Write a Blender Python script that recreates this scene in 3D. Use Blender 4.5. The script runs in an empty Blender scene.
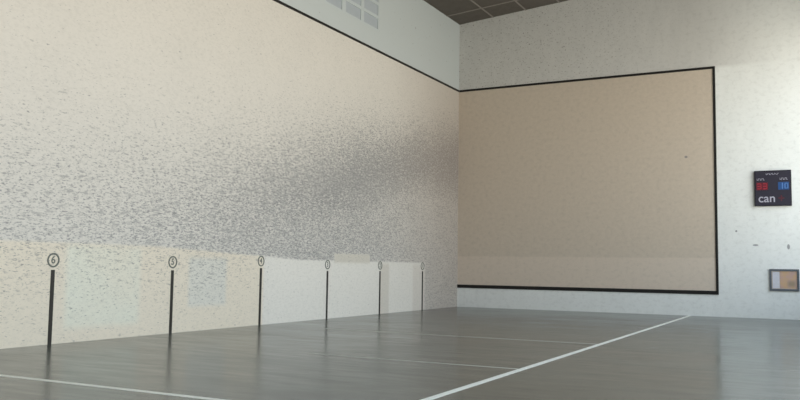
import bpy, bmesh, math, random
from mathutils import Matrix, Vector
random.seed(4)
S = bpy.context.scene
C = S.collection

# ---------------------------------------------------------------- measures (metres)
# X runs from the front wall towards the camera, Y from the left wall to the right, Z up
STEP = 3.5            # spacing of the numbered markers
W = 10.61             # right edge of the playing panel on the front wall
H = 9.485             # upper edge of the playing surface
HB = 0.893            # lower edge of the panel
ROOF0, SLOPE = 12.5, 0.085
RIGHT = 16.0          # unseen right-hand side of the hall, invented as open
LEN = 50.0

# ---------------------------------------------------------------- node helper
class G:
    def __init__(s, name, rough=0.6, spec=0.3):
        s.m = bpy.data.materials.new(name); s.m.use_nodes = True
        s.t = s.m.node_tree; s.N = s.t.nodes; s.L = s.t.links
        s.b = s.N['Principled BSDF']
        s.b.inputs['Roughness'].default_value = rough
        s.b.inputs['Specular IOR Level'].default_value = spec
        s.co = s.N.new('ShaderNodeTexCoord').outputs['Object']
        sx = s.N.new('ShaderNodeSeparateXYZ'); s.L.new(s.co, sx.inputs[0])
        s.x, s.y, s.z = sx.outputs
    def put(s, sock, v):
        if hasattr(v, 'is_output') or isinstance(v, bpy.types.NodeSocket): s.L.new(v, sock)
        else: sock.default_value = v
    def op(s, o, a, b=0.0, c=0.0, clamp=False):
        n = s.N.new('ShaderNodeMath'); n.operation = o; n.use_clamp = clamp
        for i, v in enumerate((a, b, c)):
            s.put(n.inputs[i], v)
        return n.outputs[0]
    def add(s, a, b): return s.op('ADD', a, b)
    def sub(s, a, b): return s.op('SUBTRACT', a, b)
    def mul(s, a, b, clamp=False): return s.op('MULTIPLY', a, b, clamp=clamp)
    def step(s, v, lo, hi):            # smooth 0..1 as v goes lo..hi
        n = s.N.new('ShaderNodeMapRange'); n.interpolation_type = 'SMOOTHSTEP'
        s.put(n.inputs['Value'], v); s.put(n.inputs['From Min'], lo); s.put(n.inputs['From Max'], hi)
        n.inputs['To Min'].default_value = 0; n.inputs['To Max'].default_value = 1
        return n.outputs['Result']
    def lin(s, v, a, b, c, d):
        n = s.N.new('ShaderNodeMapRange'); n.interpolation_type = 'LINEAR'; n.clamp = True
        s.put(n.inputs['Value'], v)
        for k, q in zip(('From Min', 'From Max', 'To Min', 'To Max'), (a, b, c, d)): s.put(n.inputs[k], q)
        return n.outputs['Result']
    def box(s, u, v, u0, u1, v0, v1, e=0.03):
        a = s.mul(s.step(u, u0 - e, u0 + e), s.sub(1.0, s.step(u, u1 - e, u1 + e)))
        b = s.mul(s.step(v, v0 - e, v0 + e), s.sub(1.0, s.step(v, v1 - e, v1 + e)))
        return s.mul(a, b)
    def vec(s, a, b, c=0.0):
        n = s.N.new('ShaderNodeCombineXYZ')
        for i, v in enumerate((a, b, c)): s.put(n.inputs[i], v)
        return n.outputs[0]
    def noise(s, vec, scale=1.0, detail=2.0, rough=0.5):
        n = s.N.new('ShaderNodeTexNoise'); s.L.new(vec, n.inputs['Vector'])
        n.inputs['Scale'].default_value = scale; n.inputs['Detail'].default_value = detail
        n.inputs['Roughness'].default_value = rough
        return n.outputs['Fac']
    def mix(s, f, a, b):
        n = s.N.new('ShaderNodeMix'); n.data_type = 'RGBA'
        s.put(n.inputs[0], f)
        for i, v in ((6, a), (7, b)):
            if isinstance(v, tuple): n.inputs[i].default_value = (*v, 1)
            else: s.L.new(v, n.inputs[i])
        return n.outputs[2]
    def done(s, col=None, bump=None, bs=0.1, rough=None):
        if col is not None:
            if isinstance(col, tuple): s.b.inputs['Base Color'].default_value = (*col, 1)
            else: s.L.new(col, s.b.inputs['Base Color'])
        if rough is not None: s.L.new(rough, s.b.inputs['Roughness'])
        if bump is not None:
            n = s.N.new('ShaderNodeBump'); n.inputs['Strength'].default_value = bs
            n.inputs['Distance'].default_value = 0.02
            s.L.new(bump, n.inputs['Height']); s.L.new(n.outputs[0], s.b.inputs['Normal'])
        return s.m

def rgb(r, g, b):      # sRGB 0..255 -> linear
    f = lambda c: c / 12.92 if c <= 0.04045 else ((c + 0.055) / 1.055) ** 2.4
    return tuple(f(v / 255) for v in (r, g, b))

def plain(name, col, rough=0.5, spec=0.3, var=0.08, scale=12.0):
    g = G(name, rough, spec)
    n = g.noise(g.co, scale, 3)
    d = tuple(c * (1 - var) for c in col); u = tuple(min(1, c * (1 + var)) for c in col)
    return g.done(g.mix(n, d, u))

# ---------------------------------------------------------------- wall paints
WHITE = rgb(214, 218, 214)
CREAM = rgb(217, 209, 193)
REPAINT = rgb(222, 221, 212)
BEIGE = rgb(205, 188, 168)
MARK = rgb(92, 95, 100)

def left_wall_paint():
    g = G('ball_marked_paint', 0.55, 0.25)
    X, Z = g.x, g.z
    wob = g.sub(g.noise(g.vec(X, Z), 0.8, 3), 0.5)
    # paint layers
    mott = g.noise(g.vec(g.mul(X, 0.6), g.mul(Z, 0.6)), 1.0, 4)
    court = g.mix(mott, rgb(212, 208, 199), rgb(220, 215, 205))
    zb = g.lin(X, 12.0, 18.0, 1.86, 2.1)                 # upper edge of the repainted foot of the wall
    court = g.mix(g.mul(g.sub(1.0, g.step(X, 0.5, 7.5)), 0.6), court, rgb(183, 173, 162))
    foot = g.sub(1.0, g.step(Z, g.sub(zb, 0.05), g.add(zb, 0.05)))
    foot = g.mul(foot, g.step(X, 3.1, 3.6))
    footc = g.mix(g.step(X, 13.8, 13.95), rgb(226, 222, 212), rgb(226, 216, 197))
    col = g.mix(foot, court, footc)
    p1 = g.box(X, Z, 15.5, 16.95, 0.62, 1.85, 0.1)
    p2 = g.box(X, Z, 18.6, 20.7, 0.3, 2.05, 0.12)
    p3 = g.box(X, Z, 7.75, 10.1, 1.8, 2.1, 0.06)
    p4 = g.box(X, Z, 4.4, 6.25, 0.42, 1.83, 0.05)
    p5 = g.box(X, Z, 6.3, 6.95, -1, 1.8, 0.08)
    p6 = g.box(X, Z, 3.4, 4.35, -1, 1.8, 0.1)
    col = g.mix(g.mul(p1, 0.8), col, rgb(216, 215, 205))
    col = g.mix(g.mul(p2, g.lin(mott, 0.3, 0.7, 0.4, 1.0)), col, rgb(223, 223, 207))
    col = g.mix(p3, col, rgb(210, 204, 190))
    col = g.mix(p4, col, rgb(224, 220, 210))
    col = g.mix(g.mul(p5, 0.55), col, rgb(196, 188, 174))
    col = g.mix(g.mul(p6, 0.45), col, rgb(200, 190, 178))
    # density of the ball marks
    z0 = g.lin(X, 0.0, 20.0, 10.6, 8.4)
    z1 = g.lin(X, 0.0, 18.0, 6.4, 2.2)
    D = g.sub(1.0, g.step(g.add(Z, g.mul(wob, 1.2)), z1, z0))
    D = g.op('POWER', D, 1.35)
    amp = g.lin(X, 9.0, 22.0, 0.74, 0.38)
    zp = g.lin(X, 4.0, 16.5, 6.0, 2.2)                   # height of the densest band of marks
    below = g.step(g.sub(Z, zp), -4.2, 0.3)
    amp = g.mul(amp, g.op('MAXIMUM', below, g.lin(X, 3.0, 14.0, 0.60, 0.88)))
    D = g.mul(D, amp)
    D = g.add(g.op('MAXIMUM', D, 0.07), g.mul(wob, 0.16))
    infoot = g.op('MAXIMUM', foot, g.mul(p3, 0.8))
    footd = g.lin(X, 13.0, 15.0, 0.07, 0.27)
    footd = g.mul(footd, g.lin(Z, 0.2, 2.0, 0.5, 1.25))
    footd = g.add(footd, g.mul(p1, 0.09))
    D = g.add(g.mul(D, g.sub(1.0, infoot)), g.mul(footd, infoot))
    D = g.op('MAXIMUM', D, 0.0, clamp=True)
    # strokes: short smears drawn out along the wall
    def layer(sx, sz, off, k, det=2.0):
        n = g.noise(g.vec(g.add(g.mul(X, sx), off), g.mul(Z, sz), off), 1.0, det, 0.6)
        thr = g.lin(D, 0.0, 1.0, 0.74, 0.40)
        return g.mul(g.step(n, g.sub(thr, 0.07), g.add(thr, 0.09)), k)
    m = g.op('MAXIMUM', layer(8.0, 23.0, 3.1, 0.66), layer(15.0, 36.0, 17.7, 0.60))
    m = g.op('MAXIMUM', m, layer(4.5, 13.0, 41.3, 0.45, 4.0))
    haze = g.mul(D, g.lin(X, 8.0, 20.0, 0.26, 0.12))
    m = g.add(m, g.mul(haze, g.sub(1.0, m)))
    # faint mottling of the plaster everywhere
    mt = g.noise(g.vec(g.mul(X, 9.0), g.mul(Z, 16.0), 7.7), 1.0, 4, 0.7)
    col = g.mix(g.mul(g.step(mt, 0.42, 0.72), 0.16), col, rgb(150, 148, 138))
    above = g.step(Z, H - 0.02, H + 0.02)
    m = g.mul(m, g.sub(1.0, above))
    tint = g.mix(g.step(X, 1.0, 9.0), rgb(120, 113, 110), MARK)
    col = g.mix(m, col, tint)
    # bare plaster above the boundary strip
    n2 = g.noise(g.vec(X, Z), 9.0, 2)
    upper = g.mix(g.step(n2, 0.70, 0.74), rgb(191, 198, 197), rgb(160, 162, 161))
    col = g.mix(above, col, upper)
    return g.done(col, g.noise(g.co, 30, 3), 0.08)

def front_wall_paint():
    g = G('front_wall_paint', 0.6, 0.25)
    Y, Z = g.y, g.z
    mott = g.noise(g.vec(g.mul(Y, 2.2), g.mul(Z, 0.7)), 1.0, 4)
    fine = g.noise(g.vec(Y, Z), 14.0, 2)
    white = g.mix(mott, rgb(226, 229, 225), rgb(238, 240, 236))
    white = g.mix(g.mul(g.step(Z, 9.4, 9.6), g.sub(1.0, g.step(Y, 9.5, 13.5))), white, g.mix(mott, rgb(194, 194, 190), rgb(208, 207, 202)))
    spk = g.mul(g.step(fine, 0.62, 0.68), g.sub(1.0, g.step(Y, 4.0, 11.0)))
    white = g.mix(g.mul(g.mul(spk, g.step(Z, 9.0, 9.5)), 0.7), white, rgb(120, 112, 105))
    beige = g.mix(g.noise(g.vec(Y, Z), 7.0, 5, 0.7), rgb(190, 177, 161), rgb(211, 199, 182))
    beige = g.mix(g.mul(g.sub(1.0, g.step(Z, 2.15, 2.23)), 0.55), beige, rgb(218, 204, 188))
    panel = g.box(Y, Z, -1, W - 0.02, HB + 0.02, H - 0.02, 0.01)
    col = g.mix(panel, white, beige)
    for y, z, a, b in ((11.95, 2.68, 0.10, 0.035), (13.05, 2.62, 0.05, 0.10), (9.55, 6.08, 0.06, 0.05), (13.5, 3.9, 0.05, 0.03), (11.3, 3.2, .04, .04)):
        d = g.add(g.op('POWER', g.op('ABSOLUTE', g.mul(g.sub(Y, y), 1 / a)), 2.0),
                  g.op('POWER', g.op('ABSOLUTE', g.mul(g.sub(Z, z), 1 / b)), 2.0))
        col = g.mix(g.mul(g.sub(1.0, g.step(d, 0.5, 1.3)), 0.75), col, rgb(112, 112, 116))
    grime = g.noise(g.vec(0.0, g.mul(Y, 5.0), g.mul(Z, 7.0)), 1.0, 5, 0.7)
    col = g.mix(g.mul(g.step(grime, 0.45, 0.75), 0.16), col, rgb(120, 118, 110))
    return g.done(col, g.noise(g.co, 30, 3), 0.08)

def floor_paint():
    g = G('polished_concrete', 0.3, 0.5)
    X, Y = g.x, g.y
    big = g.noise(g.vec(g.mul(X, 0.5), g.mul(Y, 0.22)), 1.0, 4)
    streak = g.noise(g.vec(g.mul(X, 5.0), g.mul(Y, 0.7)), 1.0, 4, 0.6)
    grain = g.noise(g.vec(X, Y), 18.0, 3)
    col = g.mix(g.step(big, 0.3, 0.7), rgb(80, 86, 80), rgb(96, 101, 95))
    col = g.mix(g.mul(g.step(streak, 0.42, 0.72), 0.7), col, rgb(74, 74, 69))
    col = g.mix(g.mul(g.step(grain, 0.4, 0.7), 0.25), col, rgb(110, 112, 106))
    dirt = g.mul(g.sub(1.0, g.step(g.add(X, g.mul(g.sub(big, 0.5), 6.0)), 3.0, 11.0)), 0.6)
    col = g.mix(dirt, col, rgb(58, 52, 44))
    joint = g.mul(g.box(X, Y, 19.42, 19.50, -1, 5.3, 0.02), 0.6)
    col = g.mix(joint, col, rgb(50, 50, 47))
    rough = g.lin(g.add(g.mul(streak, 0.6), g.mul(big, 0.4)), 0.3, 0.7, 0.14, 0.28)
    return g.done(col, g.noise(g.vec(X, g.mul(Y, 0.5)), 6, 3), 0.02, rough)

def ceiling_paint():
    g = G('ceiling_panels', 0.8, 0.1)
    n = g.noise(g.co, 3.0, 4)
    return g.done(g.mix(n, rgb(90, 86, 80), rgb(108, 103, 97)))

M = dict(
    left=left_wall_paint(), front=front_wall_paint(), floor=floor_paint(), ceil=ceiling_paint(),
    block=plain('grey_concrete_block', rgb(120, 118, 112), 0.8),
    batten=plain('ceiling_batten', rgb(140, 134, 127), 0.7),
    black=plain('black_metal_strip', rgb(30, 29, 27), 0.5),
    marker=plain('black_marker_paint', rgb(44, 41, 35), 0.5),
    ring=plain('grey_ring_paint', rgb(104, 108, 100), 0.5),
    disc=plain('pale_disc_paint', rgb(188, 188, 174), 0.5),
    line=plain('white_floor_paint', rgb(226, 226, 216), 0.4, var=0.1),
    thin=plain('worn_floor_paint', rgb(176, 176, 166), 0.4, var=0.2, scale=3),
    frame=plain('grey_window_frame', rgb(190, 198, 198), 0.5),
    pane=plain('frosted_pane', rgb(172, 180, 185), 0.35, var=0.04),
    case=plain('black_scoreboard_case', rgb(40, 38, 46), 0.45),
    face=plain('dark_scoreboard_face', rgb(48, 46, 58), 0.4),
    red=plain('red_display', rgb(104, 40, 52), 0.3), redd=plain('red_segment', rgb(160, 56, 66), 0.3),
    blue=plain('blue_display', rgb(48, 82, 132), 0.3), blued=plain('blue_segment', rgb(92, 130, 186), 0.3),
    letter=plain('white_lettering', rgb(176, 174, 186), 0.4),
    dimred=plain('dim_red_lettering', rgb(84, 42, 52), 0.4),
    wood=plain('dark_grey_frame', rgb(92, 98, 104), 0.5),
    cork=plain('cork_board', rgb(184, 172, 162), 0.9, var=0.2, scale=40),
    paper=plain('white_paper', rgb(205, 205, 212), 0.8),
    concrete=plain('pillar_concrete', rgb(160, 158, 152), 0.8),
)
def poster_paint():
    g = G('faded_orange_poster', 0.7, 0.2)
    n = g.noise(g.vec(0, g.mul(g.y, 5.0), g.mul(g.z, 5.0)), 1.0, 3)
    c = g.mix(g.step(n, 0.35, 0.65), rgb(196, 164, 132), rgb(190, 160, 148))
    d = g.box(g.y, g.z, 13.0, 13.25, 1.18, 1.38, 0.08)
    return g.done(g.mix(g.mul(d, 0.7), c, rgb(140, 132, 112)))
M['poster'] = poster_paint()

# ---------------------------------------------------------------- mesh helpers
def bx(bm, lo, hi, bev=0.0):
    lo = Vector(lo); hi = Vector(hi)
    r = bmesh.ops.create_cube(bm, size=1, matrix=Matrix.Translation((lo + hi) / 2) @ Matrix.Diagonal((*(hi - lo), 1)))
    if bev:
        es = list({e for v in r['verts'] for e in v.link_edges})
        bmesh.ops.bevel(bm, geom=es, offset=bev, segments=2, affect='EDGES', profile=0.5)

def obj(name, bm, mat, parent=None, smooth=False):
    me = bpy.data.meshes.new(name); bm.to_mesh(me); bm.free()
    if smooth:
        for p in me.polygons: p.use_smooth = True
    me.materials.append(mat)
    o = bpy.data.objects.new(name, me); C.objects.link(o)
    if parent is not None:
        o.parent = parent
        o.location = -parent.location        # children are modelled in world coordinates
    return o

def boxes(name, mat, parent, *bb, bev=0.0):
    bm = bmesh.new()
    for lo, hi in bb: bx(bm, lo, hi, bev)
    return obj(name, bm, mat, parent)

def tag(o, label=None, cat=None, group=None, kind=None):
    for k, v in (('label', label), ('category', cat), ('group', group), ('kind', kind)):
        if v: o[k] = v
    return o

def empty(name, loc, label, cat, group=None):
    o = bpy.data.objects.new(name, None); C.objects.link(o); o.location = loc
    o.empty_display_size = 0.2
    bpy.context.view_layer.update()
    return tag(o, label, cat, group)

def slab(name, mat, axis, fixed, us, vs, holes):
    """wall of cells between sorted us / vs, skipping holes; closed box shell, shared inner faces left out"""
    bm = bmesh.new(); vd = {}
    def v(i, j, k):
        key = (i, j, k)
        if key not in vd:
            p = [0, 0, vs[j]]; p[axis] = fixed[k]; p[1 - axis] = us[i]
            vd[key] = bm.verts.new(p)
        return vd[key]
    solid = lambda i, j: 0 <= i < len(us) - 1 and 0 <= j < len(vs) - 1 and (i, j) not in holes
    for i in range(len(us) - 1):
        for j in range(len(vs) - 1):
            if not solid(i, j): continue
            for k in (0, 1): bm.faces.new((v(i, j, k), v(i + 1, j, k), v(i + 1, j + 1, k), v(i, j + 1, k)))
            for di, dj, a, b in ((-1, 0, (0, 0), (0, 1)), (1, 0, (1, 0), (1, 1)), (0, -1, (0, 0), (1, 0)), (0, 1, (0, 1), (1, 1))):
                if not solid(i + di, j + dj):
                    A = (i + a[0], j + a[1]); B = (i + b[0], j + b[1])
                    bm.faces.new((v(*A, 0), v(*B, 0), v(*B, 1), v(*A, 1)))
    bmesh.ops.recalc_face_normals(bm, faces=bm.faces)
    return tag(obj(name, bm, mat), kind='structure')

# ---------------------------------------------------------------- the hall
tag(boxes('floor', M['floor'], None, ((-0.3, -0.3, -0.2), (LEN, RIGHT + 0.5, 0))), kind='structure')
WX0, WX1, WZ0, WZ1 = 7.36, 11.02, 10.22, 11.9
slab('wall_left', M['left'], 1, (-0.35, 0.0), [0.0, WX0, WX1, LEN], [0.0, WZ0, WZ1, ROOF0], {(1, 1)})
slab('wall_front', M['front'], 0, (-0.35, 0.0), [-0.35, RIGHT + 0.5], [0.0, 14.6], set())
slab('wall_back', M['block'], 0, (LEN, LEN + 0.3), [-0.3, RIGHT + 0.5], [0.0, 14.6], set())
# unseen open side, invented to shape the daylight: low wall, pillars, deep beam above
OPEN_TOP = 10.4; SILL = 1.7  # opening heights set for the light falloff on the walls
us = [0.0, 0.6]; holes = set(); x = 0.6
while x < LEN - 3:
    us += [x + 5.4, x + 6.0]; x += 6.0
us.append(LEN)
for i in range(1, len(us) - 2, 2): holes.add((i, 1))
slab('wall_right', M['block'], 1, (RIGHT, RIGHT + 0.4), us, [0.0, SILL, OPEN_TOP, ROOF0 + SLOPE * RIGHT], holes)
# ceiling: sloping deck
bm = bmesh.new()
zc = lambda y: ROOF0 + SLOPE * y
P = [(0, 0), (LEN, 0), (LEN, RIGHT + 0.4), (0, RIGHT + 0.4)]
lo = [bm.verts.new((x, y, zc(y))) for x, y in P]; hi = [bm.verts.new((x, y, zc(y) + 0.2)) for x, y in P]
bm.faces.new(lo[::-1]); bm.faces.new(hi)
for i in range(4): bm.faces.new((lo[i], lo[(i + 1) % 4], hi[(i + 1) % 4], hi[i]))
bmesh.ops.recalc_face_normals(bm, faces=bm.faces)
tag(obj('ceiling', bm, M['ceil']), kind='structure')
# pale joints of the ceiling panels
n_trim = 0
def joint(a, b, w=0.06, d=0.02):
    global n_trim
    bm = bmesh.new(); n_trim += 1
    (x0, y0), (x1, y1) = a, b
    if x0 == x1: q = [(x0 - w / 2, y0), (x0 + w / 2, y0), (x0 + w / 2, y1), (x0 - w / 2, y1)]
    else: q = [(x0, y0 - w / 2), (x1, y0 - w / 2), (x1, y0 + w / 2), (x0, y0 + w / 2)]
    A = [bm.verts.new((x, y, zc(y) + 0.005)) for x, y in q]; B = [bm.verts.new((x, y, zc(y) - d)) for x, y in q]
    bm.faces.new(A); bm.faces.new(B[::-1])
    for i in range(4): bm.faces.new((A[i], A[(i + 1) % 4], B[(i + 1) % 4], B[i]))
    bmesh.ops.recalc_face_normals(bm, faces=bm.faces)
    tag(obj('trim_%d' % n_trim, bm, M['batten']), kind='structure')
for k in range(8): joint((1.4 + 2.4 * k, 0.0), (1.4 + 2.4 * k, RIGHT))
for k in range(10): joint((0.0, 1.6 + 1.48 * k), (30.0, 1.6 + 1.48 * k))

# window high in the left wall: three columns of frosted panes
win = bpy.data.objects.new('window_1', None); C.objects.link(win); win.location = (9.2, -0.02, WZ0)
tag(win, 'grid of frosted grey panes high in the left wall', kind='structure')
cols = [(7.44, 8.46), (8.67, 9.69), (9.93, 10.94)]
rows = [(10.29 + 0.50 * k, 10.29 + 0.50 * k + 0.385) for k in range(3)]
edges_x = [WX0] + [v for c in cols for v in c] + [WX1]
edges_z = [WZ0] + [v for r in rows for v in r] + [WZ1]
bb = []
for i in range(0, len(edges_x), 2): bb.append(((edges_x[i], -0.10, WZ0), (edges_x[i + 1], -0.003, WZ1)))
for c in cols:
    for j in range(0, len(edges_z), 2): bb.append(((c[0], -0.10, edges_z[j]), (c[1], -0.004, edges_z[j + 1])))
boxes('window_frame', M['frame'], win, *bb)
for c in cols:
    for r in rows: boxes('window_pane', M['pane'], win, ((c[0], -0.05, r[0]), (c[1], -0.03, r[1])))

# ---------------------------------------------------------------- black strips that bound the playing area
GAP = 0.0005
fr = empty('panel_border', (0.0, W / 2, HB), 'black metal border around the beige panel on the front wall', 'border')
boxes('top_strip', M['black'], fr, ((GAP, 0.03, H - 0.045), (0.025, W + 0.045, H + 0.045)))
boxes('side_strip', M['black'], fr, ((GAP, W - 0.045, HB + 0.07), (0.025, W + 0.045, H - 0.045)))
boxes('bottom_strip', M['black'], fr, ((GAP, GAP, HB - 0.07), (0.03, W + 0.045, HB + 0.07)))
tag(boxes('boundary_strip', M['black'], None, ((0.03, GAP, H - 0.04), (36.0, 0.025, H + 0.04))),
    'black strip running along the top of the cream left wall', 'strip')

# ---------------------------------------------------------------- lettering
def text_mesh(name, body, size, mat, parent, origin, right, up, bold=0.004, depth=0.002):
    cu = bpy.data.curves.new(name, 'FONT'); cu.body = body; cu.size = size
    cu.align_x = 'CENTER'; cu.align_y = 'CENTER'; cu.extrude = depth; cu.offset = bold
    tmp = bpy.data.objects.new('tmp', cu); C.objects.link(tmp)
    bpy.context.view_layer.update()
    me = bpy.data.meshes.new_from_object(tmp.evaluated_get(bpy.context.evaluated_depsgraph_get()))
    bpy.data.objects.remove(tmp)
    r = Vector(right); u = Vector(up); n = r.cross(u)
    mt = Matrix.Translation(origin) @ Matrix((r, u, n)).transposed().to_4x4()
    me.transform(mt); me.name = name; me.materials.clear(); me.materials.append(mat)
    o = bpy.data.objects.new(name, me); C.objects.link(o)
    o.parent = parent; o.location = -parent.location
    return o

def ring_mesh(bm, c, r0, r1, y0, y1, n=40):
    V = []
    for k in range(n):
        a = 2 * math.pi * k / n
        V.append([bm.verts.new((c[0] + r * math.cos(a), y, c[1] + r * math.sin(a))) for r, y in ((r0, y0), (r0, y1), (r1, y1), (r1, y0))])
    for k in range(n):
        A, B = V[k], V[(k + 1) % n]
        for i in range(4): bm.faces.new((A[i], A[(i + 1) % 4], B[(i + 1) % 4], B[i]))
    bmesh.ops.recalc_face_normals(bm, faces=bm.faces)

# ---------------------------------------------------------------- numbered distance markers on the left wall
where = {1: 'nearest the corner with the front wall', 2: 'second from the corner of the walls', 3: 'third from the corner of the walls',
         4: 'where white foot paint turns to cream', 5: 'second from the left edge', 6: 'leftmost and largest'}
for k in range(1, 7):
    x = STEP * k + (0.04 if k > 4 else 0.0)
    up_ = 0.10 if k == 4 else 0.03
    t = empty('distance_marker', (x, 0.0, 0.0), 'black wall stripe under a ringed %d, %s' % (k, where[k]), 'marker',
              'numbered distance markers on the left wall')
    boxes('stripe', M['marker'], t, ((x - 0.045, GAP, 0.0), (x + 0.045, 0.012, 1.50 + up_)))
    zc_ = 1.70 + up_
    bm = bmesh.new(); ring_mesh(bm, (x, zc_), 0.118, 0.150, GAP, 0.012); obj('ring', bm, M['ring'], t)
    text_mesh('numeral', str(k), 0.22, M['ring'], t, (x, 0.003, zc_), (-1, 0, 0), (0, 0, 1))

# ---------------------------------------------------------------- painted lines on the floor
YS = 9.61
T = 0.003
tag(boxes('sideline', M['line'], None, ((0.03, YS - 0.06, 0), (40.0, YS + 0.06, T))),
    'wide white line along the floor from the front wall towards the camera', 'floor line')
tag(boxes('cross_line', M['thin'], None, ((14.0 - 0.05, 2.2, 0), (14.0 + 0.05, YS - 0.06, T))),
    'thin worn white line across the floor, the farther one from the camera', 'floor line')
tag(boxes('cross_line', M['thin'], None, ((19.42 - 0.04, 5.3, 0), (19.42 + 0.04, YS - 0.06, T))),
    'thin worn white line across the floor, between far thin line and near bold line', 'floor line')
tag(boxes('cross_line', M['line'], None, ((24.57 - 0.06, 0.05, 0), (24.57 + 0.06, YS - 0.06, T))),
    'bold white line across the floor at the lower left corner of the photo', 'floor line')

# ---------------------------------------------------------------- scoreboard
Y0, Y1, Z0, Z1 = 11.96, 13.20, 4.11, 5.42
sb = empty('scoreboard', (0.0, (Y0 + Y1) / 2, Z0), 'black square scoreboard with red and blue displays on the white front wall', 'scoreboard')
boxes('case', M['case'], sb, ((GAP, Y0, Z0), (0.11, Y1, Z1)), bev=0.012)
boxes('face', M['face'], sb, ((0.11, Y0 + 0.04, Z0 + 0.04), (0.116, Y1 - 0.04, Z1 - 0.04)))
f0 = 0.116
SEG = {'0': 'abcdef', '1': 'bc', '3': 'abgcd'}
def digit(parent, ch, a, b, c, d, mat):
    th = 0.035; m = (c + d) / 2; bm = bmesh.new()
    R = dict(a=(a, b, d - th, d), d=(a, b, c, c + th), g=(a, b, m - th / 2, m + th / 2), f=(a, a + th, m, d), e=(a, a + th, c, m),
             b=(b - th, b, m, d), c=(b - th, b, c, m))
    for k, q in enumerate(SEG[ch]):
        y_, Y_, z_, Z_ = R[q]; bx(bm, (f0 + 0.006, y_, z_), (f0 + 0.009, Y_, Z_))
    o = obj('digit', bm, mat); o.parent = parent
for name, lab, ya, yb, s_, mp, md in (('display', 'red display', Y0 + 0.07, Y0 + 0.46, '33', 'red', 'redd'), ('display', 'blue display', Y0 + 0.80, Y0 + 1.16, '10', 'blue', 'blued')):
    dp = tag(boxes(name, M[mp], sb, ((f0, ya, 4.70), (f0 + 0.006, yb, 4.98))), lab)
    hw = (yb - ya) / 2
    for i, ch in enumerate(s_):
        digit(dp, ch, ya + i * hw + 0.03, ya + (i + 1) * hw - 0.02, 4.73, 4.95, M[md])
def caption(name, ya, yb, z, h, n):
    w = (yb - ya) / n; bb = []
    for i in range(n):
        a = ya + i * w; b = a + w * 0.72
        bb += [((f0, a, z), (f0 + 0.004, a + w * 0.25, z + h)), ((f0, a, z + h * (0.75 if i % 2 else 0.0)), (f0 + 0.004, b, z + h * (1.0 if i % 2 else 0.3)))]
    return boxes(name, M['letter'], sb, *bb)
caption('caption', Y0 + 0.40, Y0 + 0.84, 5.26, 0.055, 8)
caption('caption', Y0 + 0.09, Y0 + 0.36, 5.06, 0.075, 5)
caption('caption', Y0 + 0.86, Y0 + 1.13, 5.06, 0.075, 5)
text_mesh('lettering', 'can', 0.43, M['letter'], sb, (f0 + 0.002, Y0 + 0.415, 4.385), (0, 1, 0), (0, 0, 1))
ra = Y0 + 0.80
boxes('dim_lettering', M['dimred'], sb, ((f0, ra, 4.37), (f0 + 0.004, ra + 0.20, 4.42)), ((f0 + 0.001, ra + 0.075, 4.29), (f0 + 0.005, ra + 0.125, 4.50)))

# ---------------------------------------------------------------- notice board
Y0, Y1, Z0, Z1 = 12.40, 13.38, 1.02, 1.81
nb = empty('notice_board', (0.0, (Y0 + Y1) / 2, Z0), 'framed notice board low on the white front wall below the scoreboard', 'notice board')
boxes('backboard', M['cork'], nb, ((GAP, Y0 + 0.05, Z0 + 0.05), (0.02, Y1 - 0.05, Z1 - 0.05)))
boxes('board_frame', M['wood'], nb, ((GAP, Y0, Z0), (0.05, Y0 + 0.07, Z1)), ((GAP, Y1 - 0.07, Z0), (0.05, Y1, Z1)),
      ((GAP, Y0 + 0.07, Z0), (0.05, Y1 - 0.07, Z0 + 0.07)), ((GAP, Y0 + 0.07, Z1 - 0.07), (0.05, Y1 - 0.07, Z1)))
tag(boxes('paper_sheet', M['paper'], None, ((0.0205, Y0 + 0.10, Z0 + 0.09), (0.023, Y0 + 0.33, Z1 - 0.10))),
    'pale sheet of paper at the left side of the notice board', 'paper')
tag(boxes('poster', M['poster'], None, ((0.0205, Y0 + 0.35, Z0 + 0.09), (0.023, Y1 - 0.08, Z1 - 0.085))),
    'orange brown poster filling the right of the notice board', 'poster')

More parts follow.
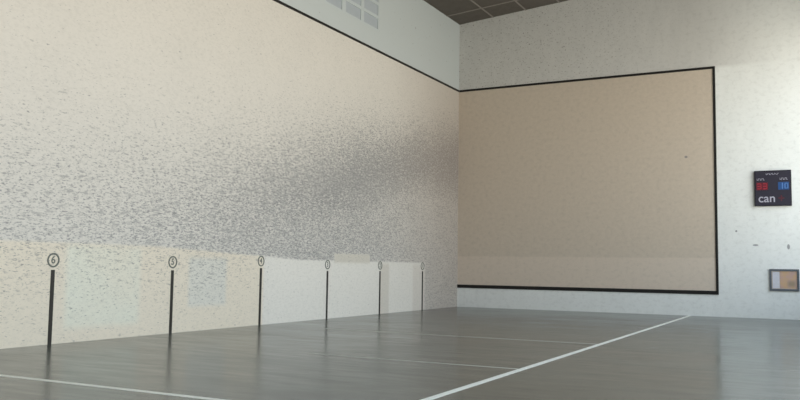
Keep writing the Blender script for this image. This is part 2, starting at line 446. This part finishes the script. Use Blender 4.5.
# ---------------------------------------------------------------- daylight
w = bpy.data.worlds.new('overcast_sky'); S.world = w; w.use_nodes = True
wn, wl = w.node_tree.nodes, w.node_tree.links
bg = wn['Background']; bg.inputs[1].default_value = 4.4
tc = wn.new('ShaderNodeTexCoord'); sp = wn.new('ShaderNodeSeparateXYZ'); wl.new(tc.outputs['Generated'], sp.inputs[0])
mr = wn.new('ShaderNodeMapRange'); mr.inputs[1].default_value = -1; mr.inputs[2].default_value = 1; wl.new(sp.outputs[2], mr.inputs[0])
cr = wn.new('ShaderNodeValToRGB'); wl.new(mr.outputs[0], cr.inputs[0]); wl.new(cr.outputs[0], bg.inputs[0])
e = cr.color_ramp.elements                       # unseen pale ground glow added to light the upper walls, blue-grey sky above
e[0].position = 0.0; e[0].color = (0.95, 0.91, 0.82, 1)
e[1].position = 1.0; e[1].color = (0.55, 0.72, 0.92, 1)
for p, c in ((0.47, (0.95, 0.91, 0.82, 1)), (0.52, (1.0, 1.0, 0.97, 1)), (0.68, (0.75, 0.87, 0.98, 1))):
    q = e.new(p); q.color = c
for i in range(1, len(us) - 2, 2):
    ld = bpy.data.lights.new('opening_portal', 'AREA'); ld.shape = 'RECTANGLE'
    ld.size = us[i + 1] - us[i]; ld.size_y = OPEN_TOP - SILL; ld.cycles.is_portal = True
    lo_ = bpy.data.objects.new('opening_portal', ld); C.objects.link(lo_)
    lo_.location = ((us[i] + us[i + 1]) / 2, RIGHT + 0.2, (OPEN_TOP + SILL) / 2)
    lo_.rotation_euler = (math.radians(-90), 0, 0)   # -Z axis faces -Y, into the hall

# ---------------------------------------------------------------- camera
cx, cy, cz, yaw, pitch, roll, f = 32.7507, 14.1917, 1.7005, -0.4804, 0.0816, 0.0145, 814.2
fw = Vector((-math.cos(yaw) * math.cos(pitch), math.sin(yaw) * math.cos(pitch), math.sin(pitch)))
rt = fw.cross(Vector((0, 0, 1))).normalized(); up = rt.cross(fw)
r2 = rt * math.cos(roll) + up * math.sin(roll); u2 = up * math.cos(roll) - rt * math.sin(roll)
cam = bpy.data.cameras.new('camera'); cam.sensor_width = 36; cam.lens = f / 800 * 36; cam.clip_end = 300
co = bpy.data.objects.new('camera', cam); C.objects.link(co)
m = Matrix((r2, u2, -fw)).transposed().to_4x4(); m.translation = (cx, cy, cz); co.matrix_world = m
S.camera = co

S.view_settings.view_transform = 'Standard'; S.view_settings.look = 'None'
S.view_settings.exposure = 0.06; S.view_settings.gamma = 1; S.view_settings.use_curve_mapping = False
